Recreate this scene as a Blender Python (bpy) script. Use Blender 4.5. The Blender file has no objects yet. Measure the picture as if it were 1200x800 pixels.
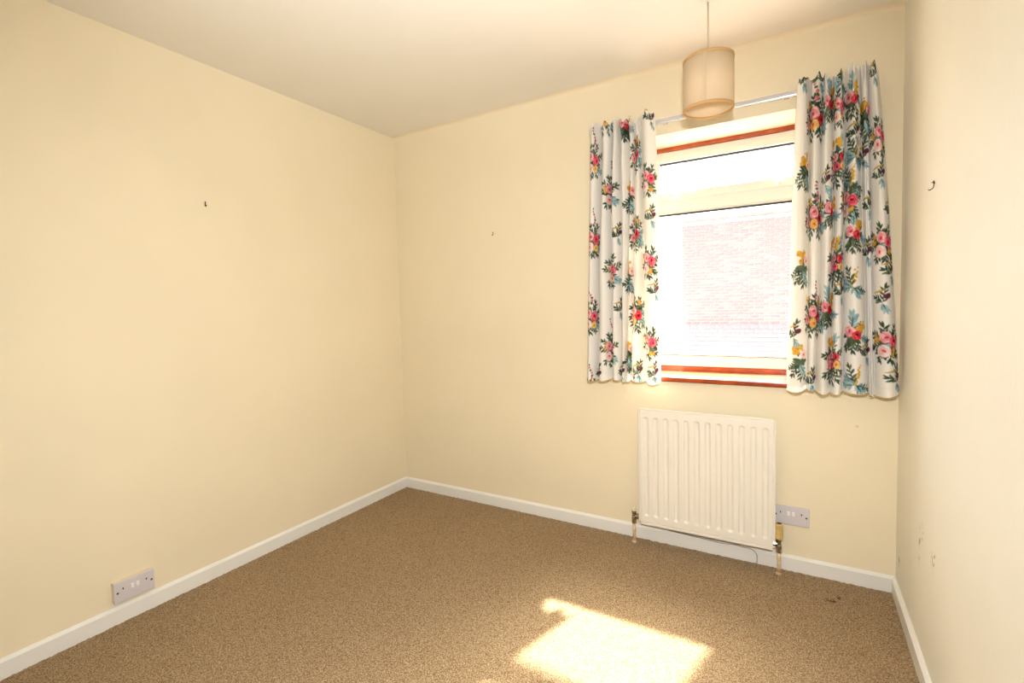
import bpy, bmesh, math, random
import numpy as np
from mathutils import Matrix, Vector

random.seed(7)
RNG = np.random.default_rng(11)
scene = bpy.context.scene
COL = scene.collection

# ------------------------------------------------------------------ camera
H, W, REAR = 2.40, 2.727, -3.30            # ceiling height, room width, rear wall
CAM = Vector((2.3781, -2.5595, 1.2400))
YAW, PITCH, ROLL = -0.54059, -0.05385, -0.02586
FPX = 577.926
fwd = Vector((math.sin(YAW)*math.cos(PITCH), math.cos(YAW)*math.cos(PITCH), math.sin(PITCH)))
rgt = Vector((math.cos(YAW), -math.sin(YAW), 0))
upv = rgt.cross(fwd)
R2 = rgt*math.cos(ROLL) + upv*math.sin(ROLL)
U2 = -rgt*math.sin(ROLL) + upv*math.cos(ROLL)
cd = bpy.data.cameras.new('camera')
cd.sensor_width = 36.0
cd.lens = FPX*36.0/1200.0
cd.shift_x = 8.097/1200.0
cd.shift_y = -9.426/1200.0
cd.clip_start = 0.02
cam = bpy.data.objects.new('camera', cd)
COL.objects.link(cam)
M = Matrix((R2, U2, -fwd)).transposed().to_4x4()
M.translation = CAM
cam.matrix_world = M
scene.camera = cam

# ------------------------------------------------------------------ light
SKY, SUN, FLASH, BOUNCE = 1.85, 25.0, 122.0, 100.0
world = bpy.data.worlds.new('sky')
scene.world = world
world.use_nodes = True
bg = world.node_tree.nodes['Background']
sky = world.node_tree.nodes.new('ShaderNodeTexSky')      # hazy bright sky
sky.sky_type = 'NISHITA'
sky.sun_disc = False
sky.sun_elevation = math.radians(50.0)
sky.sun_rotation = math.atan2(0.25, 1.0)
sky.air_density, sky.dust_density, sky.ozone_density = 1.0, 6.0, 1.0
hs = world.node_tree.nodes.new('ShaderNodeHueSaturation')   # camera white balance
hs.inputs['Saturation'].default_value = 0.35
world.node_tree.links.new(sky.outputs[0], hs.inputs['Color'])
world.node_tree.links.new(hs.outputs[0], bg.inputs[0])
bg.inputs[1].default_value = SKY

sd = bpy.data.lights.new('sun', 'SUN')
sd.energy = SUN
sd.color = (1.0, 0.97, 0.92)
sd.angle = math.radians(1.8)
sun = bpy.data.objects.new('sun', sd)
COL.objects.link(sun)
sun.location = (4, 8, 9)
sdir = Vector((-0.25, -1.0, -1.228)).normalized()
sun.rotation_euler = sdir.to_track_quat('-Z', 'Y').to_euler()

# the photographer's flash: one spot straight ahead, a second bounced off the ceiling as fill
fd = bpy.data.lights.new('flash_head', 'SPOT')
fd.spot_size = math.radians(138)
fd.spot_blend = 1.0
fd.energy = FLASH
fd.color = (1.0, 1.0, 1.0)
fd.shadow_soft_size = 0.03
fo = bpy.data.objects.new('flash_head', fd)
COL.objects.link(fo)
fo.location = CAM + U2*0.22 + R2*0.03
fo.rotation_euler = (fwd - R2*0.06 - U2*0.22).to_track_quat('-Z', 'Y').to_euler()
bd = bpy.data.lights.new('flash_bounce', 'SPOT')
bd.energy = BOUNCE
bd.color = (1.0, 1.0, 1.0)
bd.spot_size = math.radians(85)
bd.spot_blend = 1.0
bd.shadow_soft_size = 0.05
bo = bpy.data.objects.new('flash_bounce', bd)
COL.objects.link(bo)
bo.location = (2.15, -2.45, 1.50)
bo.rotation_euler = Vector((-0.55, 0.65, 1.0)).to_track_quat('-Z', 'Y').to_euler()

scene.view_settings.view_transform = 'Standard'
scene.view_settings.look = 'None'
scene.view_settings.exposure = 0.30
scene.view_settings.gamma = 1.0
scene.view_settings.use_curve_mapping = False

# ------------------------------------------------------------------ helpers
def lin(r, g, b):
    f = lambda c: (c/255)/12.92 if c/255 <= 0.04045 else ((c/255+0.055)/1.055)**2.4
    return (f(r), f(g), f(b), 1.0)

def unproject_back(px, py, Y):
    d = fwd + R2*((px-600+8.097)/FPX) - U2*((py-400+9.426)/FPX)
    k = (Y-CAM.y)/d.y
    p = CAM + d*k
    return p.x, p.z

def mat(name, rgb, rough=0.6, metal=0.0, var=0.0, vscale=8.0, bump=0.0, bscale=120.0, bstretch=(1, 1, 1), rgb2=None, spec=0.5, coat=0.0, emit=None):
    m = bpy.data.materials.new(name)
    m.use_nodes = True
    nt = m.node_tree
    b = nt.nodes['Principled BSDF']
    b.inputs['Roughness'].default_value = rough
    b.inputs['Metallic'].default_value = metal
    b.inputs['Specular IOR Level'].default_value = spec
    b.inputs['Coat Weight'].default_value = coat
    tc = nt.nodes.new('ShaderNodeTexCoord')
    n = nt.nodes.new('ShaderNodeTexNoise')
    n.inputs['Scale'].default_value = vscale
    n.inputs['Detail'].default_value = 4
    nt.links.new(tc.outputs['Object'], n.inputs['Vector'])
    mx = nt.nodes.new('ShaderNodeMix')
    mx.data_type = 'RGBA'
    c = lin(*rgb)
    c2 = lin(*rgb2) if rgb2 else tuple(max(0, v*(1-var)) for v in c[:3])+(1,)
    mx.inputs[6].default_value = c
    mx.inputs[7].default_value = c2
    rm = nt.nodes.new('ShaderNodeMapRange')
    rm.inputs[1].default_value = 0.35
    rm.inputs[2].default_value = 0.65
    nt.links.new(n.outputs['Fac'], rm.inputs[0])
    nt.links.new(rm.outputs[0], mx.inputs[0])
    nt.links.new(mx.outputs[2], b.inputs['Base Color'])
    if bump > 0:
        mp = nt.nodes.new('ShaderNodeMapping')
        mp.inputs['Scale'].default_value = bstretch
        n2 = nt.nodes.new('ShaderNodeTexNoise')
        n2.inputs['Scale'].default_value = bscale
        n2.inputs['Detail'].default_value = 3
        nt.links.new(tc.outputs['Object'], mp.inputs[0])
        nt.links.new(mp.outputs[0], n2.inputs['Vector'])
        bp = nt.nodes.new('ShaderNodeBump')
        bp.inputs['Strength'].default_value = bump
        bp.inputs['Distance'].default_value = 0.002
        nt.links.new(n2.outputs['Fac'], bp.inputs['Height'])
        nt.links.new(bp.outputs[0], b.inputs['Normal'])
    m['mix'] = mx.name
    return m

def add_marks(m, marks, rgb=(120, 100, 70), strength=0.6, lo=0.52, hi=0.62):
    """scuffs, cracks and stains with a shape of their own: marks = [(x, y, z, radius)] in object space"""
    nt = m.node_tree
    N, L = nt.nodes, nt.links
    b = N['Principled BSDF']
    src = b.inputs['Base Color'].links[0].from_socket
    tc = [n for n in N if n.bl_idname == 'ShaderNodeTexCoord'][0]
    nz = N.new('ShaderNodeTexNoise')
    nz.inputs['Scale'].default_value = 60
    nz.inputs['Detail'].default_value = 4
    L.new(tc.outputs['Object'], nz.inputs['Vector'])
    nr = N.new('ShaderNodeMapRange')
    nr.inputs[1].default_value = lo
    nr.inputs[2].default_value = hi
    L.new(nz.outputs['Fac'], nr.inputs[0])
    acc = None
    for (x, y, z, r) in marks:
        d = N.new('ShaderNodeVectorMath')
        d.operation = 'DISTANCE'
        d.inputs[1].default_value = (x, y, z)
        L.new(tc.outputs['Object'], d.inputs[0])
        mr = N.new('ShaderNodeMapRange')
        mr.inputs[1].default_value = r
        mr.inputs[2].default_value = r*0.4
        L.new(d.outputs['Value'], mr.inputs[0])
        if acc is None:
            acc = mr.outputs[0]
        else:
            a = N.new('ShaderNodeMath')
            a.operation = 'MAXIMUM'
            L.new(acc, a.inputs[0])
            L.new(mr.outputs[0], a.inputs[1])
            acc = a.outputs[0]
    mu = N.new('ShaderNodeMath')
    mu.operation = 'MULTIPLY'
    L.new(acc, mu.inputs[0])
    L.new(nr.outputs[0], mu.inputs[1])
    m2 = N.new('ShaderNodeMath')
    m2.operation = 'MULTIPLY'
    m2.inputs[1].default_value = strength
    L.new(mu.outputs[0], m2.inputs[0])
    mx = N.new('ShaderNodeMix')
    mx.data_type = 'RGBA'
    mx.inputs[7].default_value = lin(*rgb)
    L.new(m2.outputs[0], mx.inputs[0])
    L.new(src, mx.inputs[6])
    L.new(mx.outputs[2], b.inputs['Base Color'])

def tag(o, label=None, cat=None, group=None, kind=None):
    if label: o['label'] = label
    if cat: o['category'] = cat
    if group: o['group'] = group
    if kind: o['kind'] = kind
    return o

def empty(name, loc=(0, 0, 0)):
    o = bpy.data.objects.new(name, None)
    o.empty_display_size = 0.05
    COL.objects.link(o)
    o.location = loc
    return o

def link(name, me, m=None, parent=None, smooth=False, loc=None):
    o = bpy.data.objects.new(name, me)
    COL.objects.link(o)
    if m and not me.materials: me.materials.append(m)
    if parent:
        o.parent = parent
        # geometry is written in room coordinates: cancel the parent's own offset
        if loc is None:
            off = Vector((0, 0, 0))
            p = parent
            while p:
                off += p.location
                p = p.parent
            o.location = -off
    if loc is not None: o.location = loc
    if smooth:
        for p in me.polygons: p.use_smooth = True
    return o

def bm_obj(name, bm, m=None, parent=None, smooth=False, loc=None):
    bmesh.ops.recalc_face_normals(bm, faces=bm.faces)
    me = bpy.data.meshes.new(name)
    bm.to_mesh(me)
    bm.free()
    return link(name, me, m, parent, smooth, loc)

def box(bm, x0, x1, y0, y1, z0, z1, bevel=0.0, seg=1):
    vs = [bm.verts.new(p) for p in ((x0,y0,z0),(x1,y0,z0),(x1,y1,z0),(x0,y1,z0),(x0,y0,z1),(x1,y0,z1),(x1,y1,z1),(x0,y1,z1))]
    fs = [bm.faces.new([vs[i] for i in q]) for q in ((0,3,2,1),(4,5,6,7),(0,1,5,4),(1,2,6,5),(2,3,7,6),(3,0,4,7))]
    if bevel > 0:
        es = list({e for f in fs for e in f.edges})
        bmesh.ops.bevel(bm, geom=es, offset=bevel, segments=seg, profile=0.6, affect='EDGES')
    return bm

def nbox(name, x0, x1, y0, y1, z0, z1, m, parent=None, bevel=0.0, seg=1):
    return bm_obj(name, box(bmesh.new(), x0, x1, y0, y1, z0, z1, bevel, seg), m, parent)

def lathe(bm, prof, center, axis='Z', n=24, cap=True):
    """prof = [(radius, height)] around an axis through center"""
    cx, cy, cz = center
    rings = []
    for r, h in prof:
        ring = []
        for k in range(n):
            a = 2*math.pi*k/n
            c, s = r*math.cos(a), r*math.sin(a)
            p = {'Z': (cx+c, cy+s, cz+h), 'X': (cx+h, cy+c, cz+s), 'Y': (cx+c, cy+h, cz+s)}[axis]
            ring.append(bm.verts.new(p))
        rings.append(ring)
    for a, b in zip(rings, rings[1:]):
        for k in range(n):
            bm.faces.new((a[k], a[(k+1) % n], b[(k+1) % n], b[k]))
    if cap:
        bm.faces.new(rings[0][::-1])
        bm.faces.new(rings[-1])
    return bm

def tube(bm, pts, r, n=8, cap=True):
    pts = [Vector(p) for p in pts]
    rings = []
    up = Vector((0.13, 0.21, 1)).normalized()
    for i, p in enumerate(pts):
        t = (pts[min(i+1, len(pts)-1)] - pts[max(i-1, 0)]).normalized()
        a = t.cross(up)
        if a.length < 1e-3: a = t.cross(Vector((1, 0, 0)))
        a.normalize()
        b = t.cross(a)
        rr = r[i] if isinstance(r, (list, tuple)) else r
        rings.append([bm.verts.new(p + a*rr*math.cos(2*math.pi*k/n) + b*rr*math.sin(2*math.pi*k/n)) for k in range(n)])
    for a, b in zip(rings, rings[1:]):
        for k in range(n):
            bm.faces.new((a[k], a[(k+1) % n], b[(k+1) % n], b[k]))
    if cap:
        bm.faces.new(rings[0][::-1])
        bm.faces.new(rings[-1])
    return bm

def extrude_profile(name, prof, axis, a0, a1, m, parent=None):
    """prof: [(p, z)] swept along 'X' (p = y) or 'Y' (p = x)"""
    bm = bmesh.new()
    mk = (lambda a, p, z: (a, p, z)) if axis == 'X' else (lambda a, p, z: (p, a, z))
    A = [bm.verts.new(mk(a0, p, z)) for p, z in prof]
    B = [bm.verts.new(mk(a1, p, z)) for p, z in prof]
    n = len(prof)
    for i in range(n):
        bm.faces.new((A[i], A[(i+1) % n], B[(i+1) % n], B[i]))
    bm.faces.new(A[::-1])
    bm.faces.new(B)
    return bm_obj(name, bm, m, parent)

# ------------------------------------------------------------------ materials
WALL = (240, 228, 199)
M_wall_l = mat('cream_wall_paint_left', WALL, 0.75, var=0.03, vscale=2.5, bump=0.05, bscale=260)
M_wall_b = mat('cream_wall_paint_back', WALL, 0.75, var=0.03, vscale=2.5, bump=0.05, bscale=260)
M_wall_r = mat('cream_embossed_wallpaper', (243, 240, 227), 0.7, var=0.03, vscale=3, bump=0.8, bscale=150, bstretch=(1, 1, 0.12))
M_rear = mat('cream_wall_paint_rear', WALL, 0.75, var=0.03, vscale=2.5)
M_ceil = mat('white_ceiling_paint', (240, 236, 226), 0.85, var=0.02, vscale=3, bump=0.05, bscale=200)
M_gloss = mat('white_gloss_woodwork', (240, 239, 234), 0.35, var=0.03, vscale=5)
M_upvc = mat('white_upvc', (226, 224, 217), 0.3, var=0.01)
M_gasket = mat('dark_gasket_rubber', (45, 42, 45), 0.6)
M_wood = mat('varnished_red_hardwood', (176, 76, 30), 0.25, rgb2=(150, 56, 22), vscale=14, bump=0.1, bscale=90, bstretch=(0.1, 1, 1), coat=0.3)
M_sill = mat('glare_pale_varnished_sill', (206, 146, 104), 0.14, rgb2=(194, 130, 90), vscale=14, coat=1.0)  # wood colour lightened for the sun glare, so the top burns out white
M_rad = mat('radiator_enamel', (238, 233, 222), 0.35, var=0.015, vscale=6)
M_chrome = mat('tarnished_chrome', (190, 180, 165), 0.22, metal=1.0, var=0.3, vscale=60)
M_capW = mat('cream_plastic_cap', (232, 222, 190), 0.4, var=0.05, vscale=40)
M_capY = mat('yellowed_plastic_cap', (205, 176, 110), 0.45, var=0.15, vscale=40)
M_pipe = mat('painted_copper_pipe', (230, 216, 190), 0.45, rgb2=(204, 172, 128), vscale=40)
M_socket = mat('lilac_grey_socket_plastic', (214, 209, 212), 0.35, var=0.01)
M_rocker = mat('white_rocker_plastic', (240, 238, 238), 0.3)
M_hole = mat('dark_slot', (42, 36, 34), 0.7)
M_screw = mat('socket_screw_metal', (90, 84, 80), 0.4, metal=0.8)
M_box = mat('cream_painted_pattress', (232, 214, 176), 0.6, var=0.05, vscale=20)
M_rail = mat('curtain_track_grey_white', (205, 205, 212), 0.22, var=0.02, metal=0.35)
M_nail = mat('blackened_steel', (60, 46, 30), 0.5, metal=0.6)
M_cable = mat('grey_cable_sheath', (176, 166, 152), 0.6)
M_cord = mat('white_flex', (214, 200, 180), 0.6)
M_lining = None

def carpet_mat():
    m = bpy.data.materials.new('brown_twist_carpet')
    m.use_nodes = True
    nt = m.node_tree
    N, L = nt.nodes, nt.links
    b = N['Principled BSDF']
    b.inputs['Roughness'].default_value = 0.95
    b.inputs['Specular IOR Level'].default_value = 0.1
    b.inputs['Sheen Weight'].default_value = 0.25
    b.inputs['Sheen Roughness'].default_value = 0.5
    b.inputs['Sheen Tint'].default_value = lin(235, 220, 195)
    tc = N.new('ShaderNodeTexCoord')
    n1 = N.new('ShaderNodeTexNoise')
    n1.inputs['Scale'].default_value = 210
    n1.inputs['Detail'].default_value = 3
    n1.inputs['Roughness'].default_value = 0.7
    n2 = N.new('ShaderNodeTexNoise')
    n2.inputs['Scale'].default_value = 2.2
    n2.inputs['Detail'].default_value = 4
    v = N.new('ShaderNodeTexVoronoi')
    v.inputs['Scale'].default_value = 170
    for t in (n1, n2, v): L.new(tc.outputs['Object'], t.inputs['Vector'])
    cr = N.new('ShaderNodeValToRGB')
    e = cr.color_ramp.elements
    e[0].position, e[0].color = 0.30, lin(86, 62, 40)
    e[1].position, e[1].color = 0.72, lin(216, 198, 162)
    x = cr.color_ramp.elements.new(0.48)
    x.color = lin(150, 121, 84)
    L.new(n1.outputs['Fac'], cr.inputs[0])
    # flecks of darker and redder tufts
    sp = N.new('ShaderNodeSeparateColor')
    L.new(v.outputs['Color'], sp.inputs[0])
    fl = N.new('ShaderNodeMath')
    fl.operation = 'GREATER_THAN'
    fl.inputs[1].default_value = 0.88
    L.new(sp.outputs[0], fl.inputs[0])
    fm = N.new('ShaderNodeMath')
    fm.operation = 'MULTIPLY'
    fm.inputs[1].default_value = 0.55
    L.new(fl.outputs[0], fm.inputs[0])
    mx = N.new('ShaderNodeMix')
    mx.data_type = 'RGBA'
    mx.inputs[7].default_value = lin(120, 78, 52)
    L.new(fm.outputs[0], mx.inputs[0])
    L.new(cr.outputs[0], mx.inputs[6])
    m2 = N.new('ShaderNodeMix')
    m2.data_type = 'RGBA'
    m2.blend_type = 'MULTIPLY'
    r2 = N.new('ShaderNodeMapRange')
    r2.inputs[1].default_value = 0.35
    r2.inputs[2].default_value = 0.7
    r2.inputs[4].default_value = 0.35
    L.new(n2.outputs['Fac'], r2.inputs[0])
    m2.inputs[7].default_value = (0.82, 0.78, 0.74, 1)
    L.new(r2.outputs[0], m2.inputs[0])
    L.new(mx.outputs[2], m2.inputs[6])
    L.new(m2.outputs[2], b.inputs['Base Color'])
    bp = N.new('ShaderNodeBump')
    bp.inputs['Strength'].default_value = 0.8
    bp.inputs['Distance'].default_value = 0.006
    L.new(n1.outputs['Fac'], bp.inputs['Height'])
    L.new(bp.outputs[0], b.inputs['Normal'])
    return m

def fabric_mat(name, colour=None, attr=None, transl=0.3):
    m = bpy.data.materials.new(name)
    m.use_nodes = True
    nt = m.node_tree
    N, L = nt.nodes, nt.links
    N.remove(N['Principled BSDF'])
    d = N.new('ShaderNodeBsdfDiffuse')
    t = N.new('ShaderNodeBsdfTranslucent')
    mx = N.new('ShaderNodeMixShader')
    mx.inputs[0].default_value = transl
    tc = N.new('ShaderNodeTexCoord')
    nz = N.new('ShaderNodeTexNoise')
    nz.inputs['Scale'].default_value = 500
    L.new(tc.outputs['Object'], nz.inputs['Vector'])
    cm = N.new('ShaderNodeMix')
    cm.data_type = 'RGBA'
    cm.blend_type = 'MULTIPLY'
    cm.inputs[7].default_value = (0.9, 0.89, 0.87, 1)
    L.new(nz.outputs['Fac'], cm.inputs[0])
    if attr:
        a = N.new('ShaderNodeAttribute')
        a.attribute_name = attr
        L.new(a.outputs['Color'], cm.inputs[6])
    else:
        cm.inputs[6].default_value = lin(*colour)
    L.new(cm.outputs[2], d.inputs[0])
    L.new(cm.outputs[2], t.inputs[0])
    L.new(d.outputs[0], mx.inputs[1])
    L.new(t.outputs[0], mx.inputs[2])
    L.new(mx.outputs[0], N['Material Output'].inputs[0])
    return m

def glass_mat():
    m = bpy.data.materials.new('window_glass')
    m.use_nodes = True
    nt = m.node_tree
    N, L = nt.nodes, nt.links
    N.remove(N['Principled BSDF'])
    t = N.new('ShaderNodeBsdfTransparent')
    t.inputs[0].default_value = (0.97, 0.98, 0.97, 1)
    g = N.new('ShaderNodeBsdfGlossy')
    g.inputs['Roughness'].default_value = 0.02
    lw = N.new('ShaderNodeLayerWeight')
    pw = N.new('ShaderNodeMath')
    pw.operation = 'POWER'
    pw.inputs[1].default_value = 4.0
    L.new(lw.outputs['Facing'], pw.inputs[0])
    f = N.new('ShaderNodeMath')
    f.operation = 'MULTIPLY_ADD'
    f.inputs[1].default_value = 0.7
    f.inputs[2].default_value = 0.03
    L.new(pw.outputs[0], f.inputs[0])
    mx = N.new('ShaderNodeMixShader')
    L.new(f.outputs[0], mx.inputs[0])
    L.new(t.outputs[0], mx.inputs[1])
    L.new(g.outputs[0], mx.inputs[2])
    L.new(mx.outputs[0], N['Material Output'].inputs[0])
    return m

M_carpet = carpet_mat()
M_glass = glass_mat()

# ------------------------------------------------------------------ room shell
OX0, OX1, OZ0, OZ1 = 1.655, 2.405, 0.850, 2.074      # window opening
T = 0.31
bm = bmesh.new()
box(bm, -0.12, OX0, 0, T, -0.1, H)
box(bm, OX1, W+0.12, 0, T, -0.1, H)
box(bm, OX0, OX1, 0, T, -0.1, OZ0)
box(bm, OX0, OX1, 0, T, OZ1, H)
bmesh.ops.remove_doubles(bm, verts=bm.verts, dist=1e-5)
wall_back = tag(bm_obj('wall_back', bm, M_wall_b), kind='structure')
add_marks(M_wall_b, [(2.563, 0, 0.79, 0.012), (2.572, 0, 0.745, 0.014), (2.588, 0, 0.69, 0.008), (2.602, 0, 0.62, 0.008), (2.62, 0, 0.55, 0.008),
                     (0.261, 0, 0.106, 0.008), (1.80, 0, 2.22, 0.012)], (170, 146, 104), 0.45)
tag(nbox('wall_left', -0.12, 0, REAR, 0, -0.1, H, M_wall_l), kind='structure')
tag(nbox('wall_right', W, W+0.12, REAR, 0, -0.1, H, M_wall_r), kind='structure')
add_marks(M_wall_r, [(W, -0.483, 0.46, 0.035), (W, -0.46, 0.413, 0.03), (W, -0.657, 0.445, 0.035), (W, -0.64, 0.41, 0.03), (W, -0.453, 0.347, 0.02), (W, -0.07, 0.158, 0.03)],
          (128, 116, 84), 0.75)
tag(nbox('wall_rear', -0.12, W+0.12, REAR-0.12, REAR, -0.1, H, M_rear), kind='structure')
tag(nbox('ceiling', -0.12, W+0.12, REAR-0.12, T, H, H+0.1, M_ceil), kind='structure')
tag(nbox('floor', -0.12, W+0.12, REAR-0.12, T, -0.2, -0.1, mat('floor_boards', (150, 120, 90), 0.8, var=0.2)), kind='structure')

# soft plaster fillet where ceiling meets the window wall
r = 0.028
prof = [(0.0, H), (0.0, H-r)] + [(-r*(1-math.cos(a)), H-r*(1-math.sin(a))) for a in [math.pi/2*k/6 for k in range(1, 6)]] + [(-r, H)]
tag(extrude_profile('trim_1', prof, 'X', 0.0, W, M_wall_b), kind='structure')

BH, BT = 0.066, 0.014
tag(extrude_profile('baseboard_back', [(0, -0.01), (0, BH), (-0.004, BH), (-BT, BH-0.010), (-BT, -0.01)], 'X', 0, W, M_gloss), kind='structure')
tag(extrude_profile('baseboard_left', [(0, -0.01), (0, BH), (0.004, BH), (BT, BH-0.010), (BT, -0.01)], 'Y', REAR, -0.001, M_gloss), kind='structure')
tag(extrude_profile('baseboard_right', [(W, -0.01), (W, BH), (W-0.004, BH), (W-BT, BH-0.010), (W-BT, -0.01)], 'Y', REAR, -0.001, M_gloss), kind='structure')

# carpet: a pile surface with real tufts
nx, ny = 460, 540
gx = np.linspace(0.0, W, nx)
gy = np.linspace(REAR, 0.0, ny)
X, Y = np.meshgrid(gx, gy)
Z = RNG.uniform(-0.0022, 0.0022, X.shape)
X2 = X + RNG.uniform(-0.0018, 0.0018, X.shape)
Y2 = Y + RNG.uniform(-0.0018, 0.0018, Y.shape)
dent = np.exp(-(((X-2.492)/0.022)**2 + ((Y+0.197)/0.012)**2)**2)
Z = Z - 0.008*dent - 0.004*np.exp(-(np.minimum(np.minimum(X, W-X), -Y)/0.03)**2)
co = np.stack([X2, Y2, Z], -1).reshape(-1, 3)
idx = np.arange(nx*ny).reshape(ny, nx)
q = np.stack([idx[:-1, :-1], idx[:-1, 1:], idx[1:, 1:], idx[1:, :-1]], -1).reshape(-1, 4)

def grid_mesh(name, co, quads):
    me = bpy.data.meshes.new(name)
    me.vertices.add(len(co))
    me.vertices.foreach_set('co', np.asarray(co, dtype=np.float32).ravel())
    me.loops.add(quads.size)
    me.loops.foreach_set('vertex_index', np.asarray(quads, dtype=np.int32).ravel())
    me.polygons.add(len(quads))
    me.polygons.foreach_set('loop_start', np.arange(0, quads.size, 4, dtype=np.int32))
    me.polygons.foreach_set('use_smooth', np.ones(len(quads), dtype=bool))
    me.update(calc_edges=True)
    return me

carpet = link('carpet', grid_mesh('carpet', co, q), M_carpet)
tag(carpet, 'brown flecked twist pile carpet covering the whole floor', 'carpet', kind='stuff')
add_marks(M_carpet, [(2.484, -0.199, -0.006, 0.013), (2.492, -0.197, -0.006, 0.014), (2.501, -0.195, -0.006, 0.012), (2.52, -0.165, -0.003, 0.012)], (58, 40, 24), 0.9, 0.2, 0.4)

# ------------------------------------------------------------------ window
win = tag(empty('window_1', ((OX0+OX1)/2, 0.26, OZ0)), kind='structure')
FY0, FY1 = 0.235, 0.295                      # frame depth
SZ = 0.868                                   # top of the inner sill
# hardwood sub-frame strips seen all round the white frame
nbox('timber_strip', OX0, OX1, FY0-0.008, FY1, 2.052, OZ1, M_wood, win, 0.001)
nbox('timber_strip', OX0, OX1, FY0-0.008, FY1, SZ, 0.893, M_wood, win, 0.001)
nbox('timber_strip', OX0, OX0+0.012, FY0-0.008, FY1, 0.893, 2.052, M_wood, win, 0.001)
nbox('timber_strip', OX1-0.012, OX1, FY0-0.008, FY1, 0.893, 2.052, M_wood, win, 0.001)
FX0, FX1, FZ0, FZ1 = OX0+0.012, OX1-0.012, 0.893, 2.052
GX0, GX1 = 1.705, 2.355                      # glass edges
nbox('frame_jamb', FX0, GX0-0.006, FY0, FY1, FZ0, FZ1, M_upvc, win, 0.004, 2)
nbox('frame_jamb', GX1+0.006, FX1, FY0, FY1, FZ0, FZ1, M_upvc, win, 0.004, 2)
nbox('frame_head', GX0-0.006, GX1+0.006, FY0, FY1, 2.022, FZ1, M_upvc, win, 0.004, 2)
nbox('frame_sill', GX0-0.006, GX1+0.006, FY0, FY1, FZ0, 0.944, M_upvc, win, 0.004, 2)
nbox('transom', GX0-0.006, GX1+0.006, FY0, FY1, 1.728, 1.792, M_upvc, win, 0.005, 2)
# top hung vent: its own sash standing proud of the frame
sash = nbox('vent_sash', GX0-0.006, GX1+0.006, FY0-0.010, FY1-0.012, 1.994, 2.024, M_upvc, win, 0.004, 2)
nbox('vent_sash', GX0-0.006, GX1+0.006, FY0-0.010, FY1-0.012, 1.790, 1.832, M_upvc, win, 0.004, 2)
nbox('vent_sash', GX0-0.006, GX0+0.008, FY0-0.010, FY1-0.012, 1.832, 1.994, M_upvc, win, 0.003, 2)
nbox('vent_sash', GX1-0.008, GX1+0.006, FY0-0.010, FY1-0.012, 1.832, 1.994, M_upvc, win, 0.003, 2)
# glazing beads and gaskets
for z0, z1 in ((0.944, 0.952), (1.718, 1.728)):
    nbox('glazing_bead', GX0-0.006, GX1+0.006, FY0+0.006, FY0+0.03, z0, z1, M_upvc, win, 0.002)
for z0, z1 in ((1.987, 1.994), (1.832, 1.836), (1.711, 1.719), (0.951, 0.955)):
    nbox('gasket', GX0, GX1, FY0+0.003, FY0+0.026, z0, z1, M_gasket, win)
nbox('pane', GX0-0.004, GX1+0.004, FY0+0.024, FY0+0.030, 0.950, 1.722, M_glass, win)
nbox('pane', GX0-0.004, GX1+0.004, FY0+0.024, FY0+0.030, 1.830, 1.997, M_glass, win)
# inner sill board with hardwood nosing
nbox('sill_board', OX0+0.001, OX1-0.001, -0.012, FY0-0.008, OZ0+0.001, SZ, M_sill, win, 0.0)
nbox('sill_nosing', OX0-0.03, OX1+0.03, -0.034, -0.010, OZ0-0.006, SZ-0.001, M_wood, win, 0.006, 3)
# outer sill, below the frame
nbox('outer_sill', OX0, OX1, FY1, T+0.06, OZ0+0.005, 0.885, M_upvc, win, 0.003)
# casement fasteners on the vent
for xa, xb, xc in ((1.768, 1.895, 1.826), (2.262, 2.346, 2.293)):
    f = bm_obj('fastener', box(bmesh.new(), xc-0.03, xc+0.03, FY0-0.016, FY0-0.009, 1.794, 1.812, 0.003, 2), M_upvc, win)
    bm = bmesh.new()
    tube(bm, [(xc-0.005, FY0-0.018, 1.806), (xc-0.004, FY0-0.032, 1.812), (xc-0.02, FY0-0.036, 1.815), (xa, FY0-0.034, 1.812)], [0.006, 0.006, 0.0055, 0.004], 8)
    bm_obj('handle', bm, M_upvc, f, True)
    bm = bmesh.new()
    tube(bm, [(xc+0.005, FY0-0.020, 1.816), (xb, FY0-0.020, 1.833)], 0.004, 8)
    bm_obj('stay_arm', bm, M_upvc, f, True)

# ------------------------------------------------------------------ radiator
RX0, RX1, RZ0, RZ1, RY = 1.674, 2.280, 0.118, 0.703, -0.088
rad = tag(empty('radiator', ((RX0+RX1)/2, 0, 0)), 'white single panel radiator with twelve vertical flutes below the window', 'radiator')
nr = 12
nxr, nzr = 241, 90
xs = np.linspace(RX0, RX1, nxr)
zs = np.concatenate([np.linspace(RZ0, RZ0+0.06, 32), np.linspace(RZ0+0.07, RZ1-0.07, 30), np.linspace(RZ1-0.06, RZ1, 32)])
nzr = len(zs)
X, Zg = np.meshgrid(xs, zs)
pitch = (RX1-RX0-0.02)/nr
ph = ((X-(RX0+0.010))/pitch) % 1.0
ins = (X > RX0+0.010) & (X < RX1-0.010)
dx = np.abs(ph-0.5)*pitch
ez = np.maximum(np.maximum(RZ0+0.050-Zg, Zg-(RZ1-0.050)), 0)
dist = np.sqrt(dx**2 + ez**2)
sm = lambda e0, e1, v: (lambda t: t*t*(3-2*t))(np.clip((v-e0)/(e1-e0), 0, 1))
hgt = -0.009*sm(0.0150, 0.0050, dist)*ins
edge = np.minimum(np.minimum(X-RX0, RX1-X), np.minimum(Zg-RZ0, RZ1-Zg))
rim = 0.005*(1-sm(0.0, 0.006, edge)) + 0.0012*sm(0.006, 0.008, edge)*0
Yg = RY - hgt + rim
front = np.stack([X, Yg, Zg], -1).reshape(-1, 3)
back = front.copy()
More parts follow.
